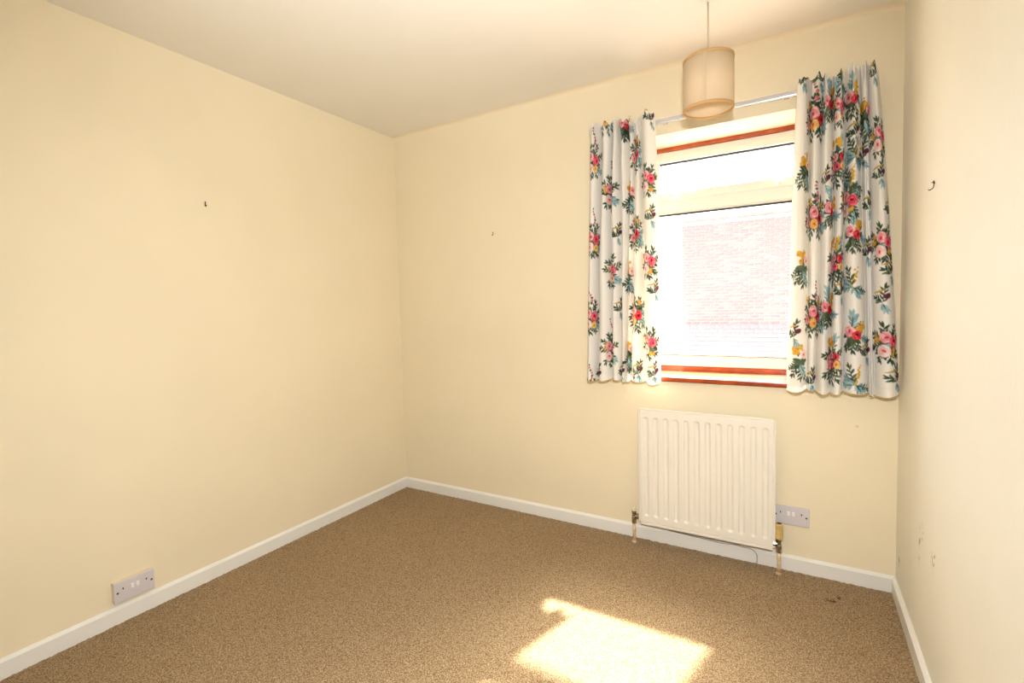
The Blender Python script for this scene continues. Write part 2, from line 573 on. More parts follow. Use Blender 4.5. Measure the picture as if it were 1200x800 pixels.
back[:, 1] = RY + 0.018 - hgt.reshape(-1)*0.3
idx = np.arange(nxr*nzr).reshape(nzr, nxr)
qf = np.stack([idx[:-1, :-1], idx[:-1, 1:], idx[1:, 1:], idx[1:, :-1]], -1).reshape(-1, 4)
nb = nxr*nzr
qb = qf[:, ::-1] + nb
bnd = list(idx[0, :]) + list(idx[1:, -1]) + list(idx[-1, -2::-1]) + list(idx[-2:0:-1, 0])
qs = np.array([(bnd[(i+1) % len(bnd)], bnd[i], bnd[i]+nb, bnd[(i+1) % len(bnd)]+nb) for i in range(len(bnd))])
pan = link('panel', grid_mesh('panel', np.concatenate([front, back]), np.concatenate([qf, qb, qs])), M_rad, rad)
# welded seams along top and bottom, side seams
nbox('bottom_seam', RX0+0.004, RX1-0.004, RY+0.001, RY+0.010, RZ0-0.010, RZ0+0.002, M_rad, rad, 0.002)
nbox('top_seam', RX0+0.002, RX1-0.002, RY-0.001, RY+0.012, RZ1-0.003, RZ1+0.006, M_rad, rad, 0.002)
nbox('side_seam', RX0-0.006, RX0+0.001, RY+0.003, RY+0.012, RZ0+0.004, RZ1-0.004, M_rad, rad, 0.002)
nbox('side_seam', RX1-0.001, RX1+0.006, RY+0.003, RY+0.012, RZ0+0.004, RZ1-0.004, M_rad, rad, 0.002)
for bx in (RX0+0.12, RX1-0.12):
    nbox('bracket', bx-0.012, bx+0.012, RY+0.022, 0.001, RZ0+0.03, RZ1-0.08, M_rad, rad, 0.002)
nbox('bottom_rail', RX0+0.01, RX1-0.01, RY+0.014, RY+0.024, RZ0-0.016, RZ0-0.002, M_rad, rad, 0.002)

def valve(vx, side, capm, cap_h, cap_r):
    """a radiator valve with cap, body, union nut and the painted pipe to the floor"""
    y, z = -0.074, 0.140
    v = empty('radiator_valve', (vx, y, 0))
    bm = bmesh.new()
    lathe(bm, [(0.008, -0.022), (0.012, -0.020), (0.012, -0.006), (0.0095, -0.002), (0.0095, 0.012), (0.012, 0.016), (0.012, 0.026)], (vx, y, z), 'Z', 16)
    bm_obj('body', bm, M_chrome, v, False)
    bm = bmesh.new()
    s = side
    lathe(bm, [(0.007, 0), (0.008, 0.010*s), (0.0145, 0.012*s), (0.0145, 0.024*s), (0.010, 0.026*s), (0.010, (abs(vx-(RX0 if s > 0 else RX1))+0.004)*s)], (vx, y, z), 'X', 8)
    bm_obj('union_nut', bm, M_chrome, v)
    bm = bmesh.new()
    lathe(bm, [(0.011, -0.040), (0.0125, -0.038), (0.0125, -0.020), (0.010, -0.018)], (vx, y, z), 'Z', 6)
    bm_obj('gland_nut', bm, M_chrome, v)
    bm = bmesh.new()
    z0 = z+0.026
    lathe(bm, [(cap_r*0.8, z0-0.002), (cap_r, z0), (cap_r, z0+cap_h*0.55), (cap_r*0.93, z0+cap_h*0.57), (cap_r*0.93, z0+cap_h*0.62), (cap_r, z0+cap_h*0.64), (cap_r, z0+cap_h-0.004), (cap_r*0.85, z0+cap_h)], (vx, y, 0), 'Z', 20)
    c = bm_obj('cap', bm, capm, v)
    if cap_r > 0.015:
        bm = bmesh.new()
        lathe(bm, [(cap_r*0.55, z0+cap_h-0.001), (cap_r*0.55, z0+cap_h+0.002), (cap_r*0.3, z0+cap_h+0.003)], (vx, y, 0), 'Z', 16)
        bm_obj('cap_centre', bm, M_screw, c)
    bm = bmesh.new()
    tube(bm, [(vx, y, -0.002), (vx+0.001, y, 0.05), (vx-0.001, y, 0.105)], 0.0085, 12)
    bm_obj('pipe', bm, M_pipe, v, True)
    bm = bmesh.new()
    lathe(bm, [(0.012, -0.003), (0.012, 0.006), (0.009, 0.008)], (vx, y, 0), 'Z', 12)
    bm_obj('pipe_collar', bm, M_pipe, v)
    return v
tag(valve(1.640, 1, M_capW, 0.020, 0.011), 'small chrome valve with short cream cap at left foot of radiator', 'valve', 'radiator valves')
tag(valve(2.300, -1, M_capY, 0.068, 0.0165), 'chrome radiator valve with tall yellowed cap beneath the wall socket', 'valve', 'radiator valves')

# loose cable along the skirting under the radiator
def smooth_path(pts, n=8):
    P = [Vector(p) for p in pts]
    out = []
    for i in range(len(P)-1):
        p0, p1, p2, p3 = P[max(i-1, 0)], P[i], P[i+1], P[min(i+2, len(P)-1)]
        for k in range(n):
            t = k/n
            out.append(0.5*((2*p1) + (p2-p0)*t + (2*p0-5*p1+4*p2-p3)*t*t + (3*p1-p0-3*p2+p3)*t**3))
    return out + [P[-1]]
bm = bmesh.new()
tube(bm, smooth_path([(1.80, -0.012, 0.069), (1.90, -0.014, 0.0665), (1.98, -0.017, 0.066), (2.05, -0.018, 0.063), (2.11, -0.018, 0.068), (2.15, -0.020, 0.066), (2.185, -0.019, 0.063), (2.205, -0.0185, 0.045), (2.208, -0.019, 0.02), (2.206, -0.019, 0.0)]), 0.0022, 6)
tag(bm_obj('cable', bm, M_cable, None, True), 'thin grey cable trailing along skirting board under the radiator', 'cable')

# ------------------------------------------------------------------ sockets
def socket(name_label, origin, ux, out, depth, boxed):
    """double switched wall socket; ux = direction of its width, out = direction away from wall"""
    ux, out = Vector(ux), Vector(out)
    uz = Vector((0, 0, 1))
    e = empty('wall_socket', origin)
    o = Vector(origin)
    def place(bm, name, m, parent):
        for v in bm.verts:
            a, b, c = v.co
            v.co = o + ux*a + out*b + uz*c
        return bm_obj(name, bm, m, parent)
    w, h = 0.073, 0.043
    if boxed:
        place(box(bmesh.new(), -w+0.0015, w-0.0015, -0.001, depth, -h+0.0015, h-0.0015, 0.002), 'back_box', M_box, e)
        d0 = depth
    else:
        d0 = 0.0
    pl = place(box(bmesh.new(), -w, w, d0, d0+0.010, -h, h, 0.004, 3), 'faceplate', M_socket, e)
    f = d0+0.010
    for s in (-1, 1):
        sw = place(box(bmesh.new(), s*0.0095-0.006, s*0.0095+0.006, f-0.004, f+0.0035, 0.000, 0.019, 0.0015, 2), 'rocker_switch', M_rocker, e)
        bm = bmesh.new()
        lathe(bm, [(0.0042, f-0.002), (0.0042, f+0.0004), (0.003, f+0.0002)], (s*0.0605, 0, 0.0), 'Y', 12)
        place(bm, 'screw', M_screw, e)
        place(box(bmesh.new(), s*0.0415-0.0021, s*0.0415+0.0021, f-0.002, f+0.0004, 0.008, 0.016), 'earth_slot', M_hole, e)
        for k in (-1, 1):
            place(box(bmesh.new(), s*0.0415+k*0.011-0.0032, s*0.0415+k*0.011+0.0032, f-0.002, f+0.0004, -0.017, -0.013), 'pin_slot', M_socket, e)
    return e
tag(socket('', (0, -1.662, 0.128), (0, 1, 0), (1, 0, 0), 0.016, True), 'double wall socket on cream back box above the left skirting', 'socket', 'wall sockets')
tag(socket('', (2.345, 0, 0.253), (1, 0, 0), (0, -1, 0), 0.0, False), 'flush double wall socket just right of the radiator', 'socket', 'wall sockets')

# ------------------------------------------------------------------ picture hooks left in the walls
def hook(label, origin, ux, out, sc, style):
    ux, out, uz = Vector(ux), Vector(out), Vector((0, 0, 1))
    o = Vector(origin)
    P = lambda a, b, c: o + ux*a*sc + out*b*sc + uz*c*sc
    e = empty('picture_hook', origin)
    bm = bmesh.new()
    if style == 0:
        tube(bm, smooth_path([P(0.002, 0.001, 0.010), P(0.001, 0.004, 0.004), P(-0.001, 0.004, -0.008), P(-0.001, 0.012, -0.011), P(-0.001, 0.014, -0.006)], 5), 0.0022*sc, 6)
    elif style == 1:
        tube(bm, smooth_path([P(-0.004, 0.001, 0.010), P(0.000, 0.004, 0.007), P(0.002, 0.005, -0.002), P(0.000, 0.012, -0.010), P(-0.001, 0.014, -0.006)], 5), 0.0019*sc, 6)
    else:
        tube(bm, smooth_path([P(-0.010, 0.001, 0.012), P(-0.002, 0.004, 0.010), P(0.006, 0.004, 0.013), P(0.004, 0.004, 0.002), P(0.007, 0.006, -0.008), P(0.002, 0.013, -0.013), P(-0.005, 0.015, -0.010)], 5), 0.0014*sc, 6)
    bm_obj('hook_wire', bm, M_nail, e, True)
    bm = bmesh.new()
    a, b = P(0.0, -0.002, 0.006), P(0.0, 0.009, 0.010)
    tube(bm, [a, b], 0.0012*sc, 6)
    bm_obj('nail', bm, M_nail, e)
    return tag(e, label, 'hook', 'picture hooks')
hook('dark steel picture hook on the bare left wall', (0, -1.278, 1.753), (0, 1, 0), (1, 0, 0), 1.0, 0)
hook('dark bent picture hook on wall between corner and left curtain', (0.776, 0, 1.683), (1, 0, 0), (0, -1, 0), 1.0, 1)
hook('wiry picture hook on right wall beside the curtain', (W, -0.577, 1.575), (0, -1, 0), (-1, 0, 0), 1.0, 2)

# ------------------------------------------------------------------ curtain track
TZ = 2.124
tr = tag(empty('curtain_track', (2.06, 0, TZ)), 'shiny grey white curtain track fixed above the window', 'curtain track')
nbox('rail', 1.46, 2.60, -0.052, -0.036, TZ-0.010, TZ+0.010, M_rail, tr, 0.003, 2)
for x in (1.50, 1.80, 2.06, 2.32, 2.57):
    nbox('bracket', x-0.010, x+0.010, -0.037, 0.001, TZ-0.004, TZ+0.006, M_rail, tr, 0.001)
for x in (1.457, 2.603):
    nbox('end_stop', x-0.004, x+0.004, -0.054, -0.034, TZ-0.012, TZ+0.012, M_upvc, tr, 0.002)

# ------------------------------------------------------------------ pendant lamp
LX, LY = 2.072, -0.500
M_shade = fabric_mat('parchment_shade', (247, 233, 208), None, 0.45)
M_trim = fabric_mat('orange_shade_binding', (244, 208, 150), None, 0.4)
lamp = tag(empty('pendant_lamp', (LX, LY, H)), 'cream drum pendant lampshade hanging on white flex before the window', 'lamp')
SR, SZ0, SZ1 = 0.090, 1.967, 2.155
bm = bmesh.new()
lathe(bm, [(0.036, 0.0), (0.036, -0.012), (0.030, -0.020), (0.012, -0.026), (0.005, -0.034)], (LX, LY, H), 'Z', 28)
bm_obj('ceiling_rose', bm, M_gloss, lamp, True)
bm = bmesh.new()
tube(bm, [(LX, LY, H-0.030), (LX+0.0005, LY, 2.28), (LX, LY, 2.165)], 0.0034, 10)
bm_obj('flex', bm, M_cord, lamp, True)
bm = bmesh.new()
lathe(bm, [(0.010, 2.168), (0.017, 2.160), (0.019, 2.125), (0.0195, 2.105), (0.022, 2.100), (0.022, 2.094), (0.018, 2.094), (0.018, 2.075)], (LX, LY, 0), 'Z', 20)
bm_obj('lamp_holder', bm, M_rocker, lamp, True)
bm = bmesh.new()
n = 64
lathe(bm, [(SR, SZ0), (SR, SZ1), (SR-0.0012, SZ1), (SR-0.0012, SZ0), (SR, SZ0)], (LX, LY, 0), 'Z', n, cap=False)
bmesh.ops.remove_doubles(bm, verts=bm.verts, dist=1e-6)
shade = bm_obj('shade', bm, M_shade, lamp, True)
for z in (SZ0+0.003, SZ1-0.003):
    bm = bmesh.new()
    lathe(bm, [(SR+0.0012, z-0.005), (SR+0.0012, z+0.005), (SR-0.003, z+0.005), (SR-0.003, z-0.005), (SR+0.0012, z-0.005)], (LX, LY, 0), 'Z', n, cap=False)
    bmesh.ops.remove_doubles(bm, verts=bm.verts, dist=1e-6)
    bm_obj('binding', bm, M_trim, shade, True)
for k in range(3):
    a = 0.5 + k*2*math.pi/3
    bm = bmesh.new()
    tube(bm, [(LX+0.02*math.cos(a), LY+0.02*math.sin(a), 2.098), (LX+0.055*math.cos(a), LY+0.055*math.sin(a), 2.112), (LX+(SR-0.002)*math.cos(a), LY+(SR-0.002)*math.sin(a), SZ1-0.004)], 0.0014, 6)
    bm_obj('spider_arm', bm, M_cord, lamp, True)
nbox('shade_seam', LX-0.006, LX+0.006, LY-SR-0.0018, LY-SR+0.0006, SZ0+0.008, SZ1-0.008, M_shade, shade)

# ------------------------------------------------------------------ curtains
CREAM = np.array(lin(249, 247, 243)[:3])
class Canvas:
    """flat floral print drawn in cloth space (metres)"""
    def __init__(s, w, h, res=0.00125):
        s.res = res
        s.nx, s.ny = int(w/res)+1, int(h/res)+1
        s.img = np.ones((s.ny, s.nx, 3))*CREAM
    def shape(s, cx, cy, a, b, ang, rgb, kind='ell', alpha=1.0):
        R = max(a, b)*1.05 + 2*s.res
        x0, x1 = int((cx-R)/s.res), int((cx+R)/s.res)+2
        y0, y1 = int((cy-R)/s.res), int((cy+R)/s.res)+2
        x0, y0 = max(x0, 0), max(y0, 0)
        x1, y1 = min(x1, s.nx), min(y1, s.ny)
        if x0 >= x1 or y0 >= y1: return
        gx, gy = np.meshgrid(np.arange(x0, x1)*s.res-cx, np.arange(y0, y1)*s.res-cy)
        c, sn = math.cos(ang), math.sin(ang)
        u, v = gx*c+gy*sn, -gx*sn+gy*c
        if kind == 'leaf':
            t = np.clip(1-(u/a)**2, 0, None)
            d = b*t - np.abs(v)
            d = np.where(np.abs(u) > a, -1, d)
        else:
            d = (1-np.sqrt((u/a)**2+(v/b)**2))*min(a, b)
        al = (np.clip(d/s.res+0.5, 0, 1)*alpha)[..., None]
        s.img[y0:y1, x0:x1] = s.img[y0:y1, x0:x1]*(1-al) + np.array(lin(*rgb)[:3])*al
GREENS = [(72, 90, 70), (88, 106, 82), (58, 76, 60), (108, 122, 92), (96, 112, 100)]
BLUES = [(150, 188, 196), (170, 204, 210), (132, 170, 184)]
def leafspray(cv, x, y, ang, L, n, rg, sz=0.012, cols=GREENS):
    n, sz = n+3, sz*0.85
    for k in range(n):
        t = (k+0.6)/n
        px, py = x+math.cos(ang)*L*t, y+math.sin(ang)*L*t
        sd = 1 if k % 2 else -1
        a = ang+sd*rg.uniform(0.5, 0.9)
        l = sz*rg.uniform(0.75, 1.2)
        cv.shape(px+math.cos(a)*l*0.8, py+math.sin(a)*l*0.8, l, l*0.30, a, cols[rg.integers(len(cols))], 'leaf')
    cv.shape(x+math.cos(ang)*L*0.5, y+math.sin(ang)*L*0.5, L*0.5, 0.0013, ang, GREENS[2], 'leaf')
    cv.shape(x+math.cos(ang)*(L+sz*0.5), y+math.sin(ang)*(L+sz*0.5), sz, sz*0.3, ang, cols[0], 'leaf')
def rose(cv, x, y, r, rg, pal):
    base, lite, dark = pal
    for k in range(6):
        a = k*1.05+rg.uniform(0, 0.6)
        cv.shape(x+math.cos(a)*r*0.42, y+math.sin(a)*r*0.42, r*0.62, r*0.5, a+1.2, lite if k % 2 else base)
    cv.shape(x, y, r*0.6, r*0.52, rg.uniform(0, 3), base)
    a = rg.uniform(0, 6.28)
    cv.shape(x+math.cos(a)*r*0.3, y+math.sin(a)*r*0.3, r*0.33, r*0.2, a+1.5, lite)
    cv.shape(x+rg.uniform(-.15, .15)*r, y+rg.uniform(-.15, .15)*r, r*0.30, r*0.2, rg.uniform(0, 3), dark)
PINK = ((238, 150, 160), (250, 205, 205), (205, 70, 95))
HOT = ((228, 78, 104), (244, 130, 146), (150, 30, 55))
RED = ((205, 48, 66), (230, 90, 100), (120, 20, 36))
YEL = ((236, 190, 90), (248, 222, 140), (196, 120, 40))
ORG = ((238, 178, 96), (250, 214, 150), (205, 100, 40))
PALE = ((246, 206, 204), (252, 234, 228), (225, 90, 110))
def sprig(cv, x, y, rg, rgb=(232, 120, 140), up=1, L=0.055):
    a = math.pi/2*up + rg.uniform(-0.3, 0.3)
    for k in range(7):
        t = k/6
        cv.shape(x+math.cos(a)*L*t + 0.006*math.sin(t*5), y+math.sin(a)*L*t, 0.0062*(1-t*0.4), 0.0045*(1-t*0.4), rg.uniform(0, 3), rgb if k % 2 else GREENS[1])
def tiny(cv, x, y, rg, rgb=(228, 178, 76), r=0.007, n=3):
    for k in range(n):
        cv.shape(x+rg.uniform(-1, 1)*r*1.3, y+rg.uniform(-1, 1)*r*1.3, r, r*0.75, rg.uniform(0, 3), rgb)
        cv.shape(x+rg.uniform(-1, 1)*r, y+rg.uniform(-1, 1)*r, r*0.4, r*0.3, 0, (200, 140, 50))
def greenbase(cv, x, y, rg, spread=0.05, n=16):
    n = int(n*1.6)
    for k in range(n):
        a = rg.uniform(0, 6.28)
        d = spread*rg.uniform(0.15, 0.75)
        l = rg.uniform(0.009, 0.016)
        cv.shape(x+math.cos(a)*d, y+math.sin(a)*d, l, l*0.36, a+rg.uniform(-.5, .5), GREENS[rg.integers(len(GREENS))], 'leaf')
class Scaled:
    def __init__(s, cv, x, y, k): s.cv, s.x, s.y, s.k = cv, x, y, k
    def shape(s, cx, cy, a, b, ang, rgb, kind='ell', alpha=1.0):
        s.cv.shape(s.x+(cx-s.x)*s.k, s.y+(cy-s.y)*s.k, a*s.k, b*s.k, ang, rgb, kind, alpha)
def bouquet(cv, t, x, y, sd):
    rg = np.random.default_rng(sd)
    cv = Scaled(cv, x, y, 1.52)
    if t == 'big':
        for a in (-1.3, -1.9, -2.5, -0.8): leafspray(cv, x, y, a, 0.055, 5, rg)
        for a in (2.7, 3.3): leafspray(cv, x, y, a, 0.05, 5, rg)
        for a in (1.1, 1.6, 2.1, 0.6): leafspray(cv, x, y, a, 0.05, 5, rg)
        greenbase(cv, x, y, rg)
        leafspray(cv, x+0.018, y-0.012, -0.5, 0.038, 6, rg, 0.014, BLUES)
        leafspray(cv, x+0.018, y, 0.1, 0.03, 5, rg, 0.012, BLUES)
        sprig(cv, x-0.004, y+0.04, rg)
        tiny(cv, x-0.025, y+0.042, rg); tiny(cv, x+0.028, y+0.036, rg, n=2)
        rose(cv, x-0.034, y-0.012, 0.016, rg, PINK)
        rose(cv, x+0.016, y-0.004, 0.017, rg, RED)
        rose(cv, x-0.006, y+0.012, 0.018, rg, PINK)
        rose(cv, x-0.004, y-0.020, 0.015, rg, ORG)
    elif t == 'trio':
        for a in (-1.2, -1.7, -2.2, -0.6, 3.0, 0.4, 1.2, 1.9, 2.5): leafspray(cv, x, y, a, 0.05, 5, rg)
        greenbase(cv, x, y, rg)
        leafspray(cv, x+0.01, y-0.02, -0.4, 0.035, 5, rg, 0.013, BLUES)
        sprig(cv, x, y+0.05, rg)
        tiny(cv, x-0.032, y+0.012, rg)
        rose(cv, x-0.014, y+0.014, 0.017, rg, PINK)
        rose(cv, x+0.014, y+0.002, 0.018, rg, HOT)
        rose(cv, x-0.016, y-0.022, 0.018, rg, PALE)
        rose(cv, x+0.012, y-0.026, 0.013, rg, YEL)
    elif t == 'pair':
        for a in (-1.4, -2.0, -0.8, 0.3, 1.0, 1.7, 2.6, 3.4): leafspray(cv, x, y, a, 0.045, 5, rg)
        greenbase(cv, x, y, rg, 0.045, 14)
        leafspray(cv, x-0.01, y-0.004, 0.4, 0.03, 5, rg, 0.012, BLUES)
        tiny(cv, x-0.03, y+0.01, rg); tiny(cv, x+0.016, y-0.026, rg, n=2)
        rose(cv, x-0.002, y+0.016, 0.016, rg, PINK)
        rose(cv, x+0.020, y+0.004, 0.017, rg, HOT)
        rose(cv, x-0.008, y-0.020, 0.018, rg, PALE)
    elif t == 'yellow':
        for a in (-1.2, -1.6, -2.1, -2.6): leafspray(cv, x, y-0.01, a, 0.05, 6, rg)
        greenbase(cv, x, y-0.012, rg, 0.032, 10)
        leafspray(cv, x-0.004, y-0.02, -1.0, 0.035, 5, rg, 0.012, BLUES)
        tiny(cv, x-0.014, y+0.014, rg, r=0.009, n=5); tiny(cv, x-0.004, y+0.028, rg, r=0.007)
        rose(cv, x+0.014, y+0.006, 0.016, rg, PALE if sd % 2 else PINK)
    elif t == 'pinks':
        for a in (-1.0, -1.5, -2.0, -2.5, -0.5): leafspray(cv, x, y-0.015, a, 0.05, 5, rg)
        for a in (2.9, 0.4, 1.2): leafspray(cv, x, y, a, 0.042, 5, rg)
        greenbase(cv, x, y, rg, 0.05, 16)
        leafspray(cv, x+0.01, y+0.03, 1.2, 0.03, 5, rg, 0.012, BLUES)
        tiny(cv, x-0.02, y+0.044, rg, r=0.009, n=4); tiny(cv, x+0.004, y+0.048, rg, r=0.009, n=4)
        for dx, dy, p in ((-0.026, -0.004, PINK), (-0.004, 0.010, PINK), (0.002, -0.016, HOT), (-0.022, -0.022, PINK), (0.022, 0.006, RED), (0.026, -0.016, ORG)):
            rose(cv, x+dx, y+dy, 0.0125, rg, p)
    elif t == 'spike':
        for k in range(9):
            cv.shape(x+0.012*k/9+rg.uniform(-.004, .004), y+k*0.006, 0.007*(1-k*0.07), 0.005*(1-k*0.07), rg.uniform(0, 3), (222, 178, 72))
        for a in (2.6, 3.3, -0.3, -0.9): leafspray(cv, x, y-0.004, a, 0.028, 4, rg, 0.012, BLUES)
        leafspray(cv, x, y, 1.9, 0.045, 5, rg)
        leafspray(cv, x, y-0.006, -0.2, 0.045, 4, rg, 0.010)
    elif t == 'posy':
        for a in (-1.2, -1.7, -2.2): leafspray(cv, x, y-0.01, a, 0.038, 5, rg, 0.011)
        greenbase(cv, x, y-0.006, rg, 0.035, 12)
        leafspray(cv, x-0.004, y+0.012, 1.5, 0.035, 5, rg, 0.013, BLUES)
        leafspray(cv, x+0.018, y-0.012, -0.4, 0.03, 5, rg, 0.012, BLUES)
        tiny(cv, x+0.022, y+0.018, rg, r=0.010, n=5)
        rose(cv, x-0.012, y+0.002, 0.017, rg, PINK)
        rose(cv, x+0.008, y-0.008, 0.014, rg, RED)
    elif t == 'bud':
        leafspray(cv, x, y, 1.4, 0.04, 4, rg, 0.012)
        leafspray(cv, x, y, 2.6, 0.025, 3, rg, 0.011)
        leafspray(cv, x, y, -1.2, 0.02, 3, rg, 0.010, BLUES)
        cv.shape(x+0.012, y+0.018, 0.010, 0.007, 0.4, (110, 56, 74))
        cv.shape(x-0.01, y+0.03, 0.022, 0.0028, 0.2, (206, 170, 86), 'leaf')

def make_curtain(label, top_cr, bot_cr, y_top, y_bot, motifs, topprof, amp, seed):
    rg = np.random.default_rng(seed)
    nf = len(top_cr)-1
    tx = np.array([unproject_back(px, y_top, -0.10)[0] for px in top_cr])
    bx = np.array([unproject_back(px, y_bot, -0.10)[0] for px in bot_cr])
    ZT, ZB = 2.150, 0.850
    ncol, nrow = 300, 500
    p = np.linspace(0, nf, ncol)
    v = np.linspace(0, 1, nrow)                       # 0 top .. 1 bottom
    kx = np.arange(nf+1)
    # smooth x along the fold parameter
    def xmap(cr): return np.interp(p, kx, cr)
    XT, XB = xmap(tx), xmap(bx)
    bl = (v**0.8)[:, None]
    X = XT[None]*(1-bl) + XB[None]*bl
    wid = np.abs(np.interp(p, kx[:-1]+0.5, np.diff(tx)))[None]*(1-bl) + np.abs(np.interp(p, kx[:-1]+0.5, np.diff(bx)))[None]*bl
    lobe = np.abs(np.sin(math.pi*p))**0.75
    ak = np.clip(wid*1.15, 0.016, 0.062)*amp
    # folds wander a little on the way down
    wob = 0.10*np.sin(v[:, None]*5+p[None]*1.3+seed) + 0.05*np.sin(v[:, None]*11+p[None]*2.1)
    lobe2 = np.abs(np.sin(math.pi*(p[None]+wob*np.sin(math.pi*p[None]/nf)*1.0)))**0.75
    Yd = -0.060 - ak*lobe2
    # gathered heading: finer pencil pleats that die out below the tape
    head = np.clip(1-v/0.06, 0, 1)[:, None]
    Yd = Yd - head*0.011*np.sin(p[None]*2*math.pi*2.0+0.5)
    # heading stands forward over the track then falls back, hem swings slightly out
    Yd = Yd - 0.014*np.exp(-((v-0.02)/0.03)**2)[:, None] - 0.012*(v**2)[:, None]
    ztop = ZT + np.interp(np.linspace(0, 1, ncol), np.linspace(0, 1, len(topprof)), topprof) + 0.006*np.sin(p*9) + 0.005*np.sin(p*15.3+1)
    zbot = ZB + 0.006*np.sin(p*2.1+seed) - 0.006*lobe
    Zg = ztop[None]*(1-v[:, None]) + zbot[None]*v[:, None]
    # hem: doubled cloth
    Yd = Yd - 0.0014*(Zg < zbot[None]+0.035)
    # cloth coordinate across (arc length of a middle row)
    m = int(nrow*0.55)
    ds = np.sqrt(np.diff(X[m])**2+np.diff(Yd[m])**2)
    u = np.concatenate([[0], np.cumsum(ds)])
    hgt = ZT-ZB+0.06
    cv = Canvas(u[-1], hgt)
    for i, (t, px, py) in enumerate(motifs):
        x, z = unproject_back(px, py, -0.10)
        j = int(np.clip((ZT-z)/(ZT-ZB)*(nrow-1), 0, nrow-1))
        uu = np.interp(x, X[j], u) if X[j][-1] > X[j][0] else 0
        uu += np.clip(x-X[j][-1], 0, 1)-np.clip(X[j][0]-x, 0, 1)
        bouquet(cv, t, uu, z-ZB+0.02, seed*100+i)
    cx = np.clip(np.round(u/cv.res).astype(int), 0, cv.nx-1)
    cy = np.clip(np.round((Zg-ZB+0.02)/cv.res).astype(int), 0, cv.ny-1)
    img = cv.img
    # 2x2 box filter against aliasing
    img = 0.25*(img+np.roll(img, 1, 0)+np.roll(img, 1, 1)+np.roll(np.roll(img, 1, 0), 1, 1))
    colr = img[cy, np.broadcast_to(cx[None], cy.shape)]
    co = np.stack([X, Yd, Zg], -1).reshape(-1, 3)
    idx = np.arange(ncol*nrow).reshape(nrow, ncol)
    q = np.stack([idx[:-1, :-1], idx[1:, :-1], idx[1:, 1:], idx[:-1, 1:]], -1).reshape(-1, 4)
    me = grid_mesh('printed_cloth', co, q)
    at = me.color_attributes.new('print', 'FLOAT_COLOR', 'POINT')
    rgba = np.ones((len(co), 4), dtype=np.float32)
    rgba[:, :3] = colr.reshape(-1, 3)
    at.data.foreach_set('color', rgba.ravel())
    root = tag(empty('curtain', (float(X.mean()), -0.09, ZB)), label, 'curtain', 'floral curtains at the window')
    link('printed_cloth', me, M_print, root)
    # lining hangs behind, turned round the two side hems
    st = 3
    Xl, Yl, Zl = X[::5, ::st].copy(), Yd[::5, ::st]+0.007, Zg[::5, ::st].copy()
    Zl[-1] += 0.02
    Zl[0] -= 0.012
    xl0 = np.concatenate([Xl[:, :1]-0.003, Xl, Xl[:, -1:]+0.003], 1)
    yl0 = np.concatenate([Yl[:, :1]-0.006, Yl, Yl[:, -1:]-0.006], 1)
    zl0 = np.concatenate([Zl[:, :1], Zl, Zl[:, -1:]], 1)
    a, b = xl0.shape
    idl = np.arange(a*b).reshape(a, b)
    ql = np.stack([idl[:-1, :-1], idl[:-1, 1:], idl[1:, 1:], idl[1:, :-1]], -1).reshape(-1, 4)
    link('lining', grid_mesh('lining', np.stack([xl0, yl0, zl0], -1).reshape(-1, 3), ql), M_lining, root)
    bm = bmesh.new()
    tube(bm, [(X[-1, i], Yd[-1, i]+0.001, Zg[-1, i]-0.001) for i in range(0, ncol, 3)], 0.0022, 6)
    bm_obj('hem_edge', bm, M_piping, root, True)
    # heading tape and its hooks on the back
    tp = [(X[12, i], Yd[12, i]+0.010, 2.118) for i in range(0, ncol, 4)]
    bm = bmesh.new()
    A = [bm.verts.new((x, y, z+0.012)) for x, y, z in tp]
    B = [bm.verts.new((x, y, z-0.012)) for x, y, z in tp]
    for i in range(len(tp)-1): bm.faces.new((A[i], A[i+1], B[i+1], B[i]))
    bm_obj('heading_tape', bm, M_lining, root)
    return root

M_print = fabric_mat('floral_print_cotton', None, 'print', 0.22)
M_lining = fabric_mat('cream_lining', (240, 230, 206), None, 0.30)
M_piping = fabric_mat('yellow_hem_edge', (222, 196, 136), None, 0.2)

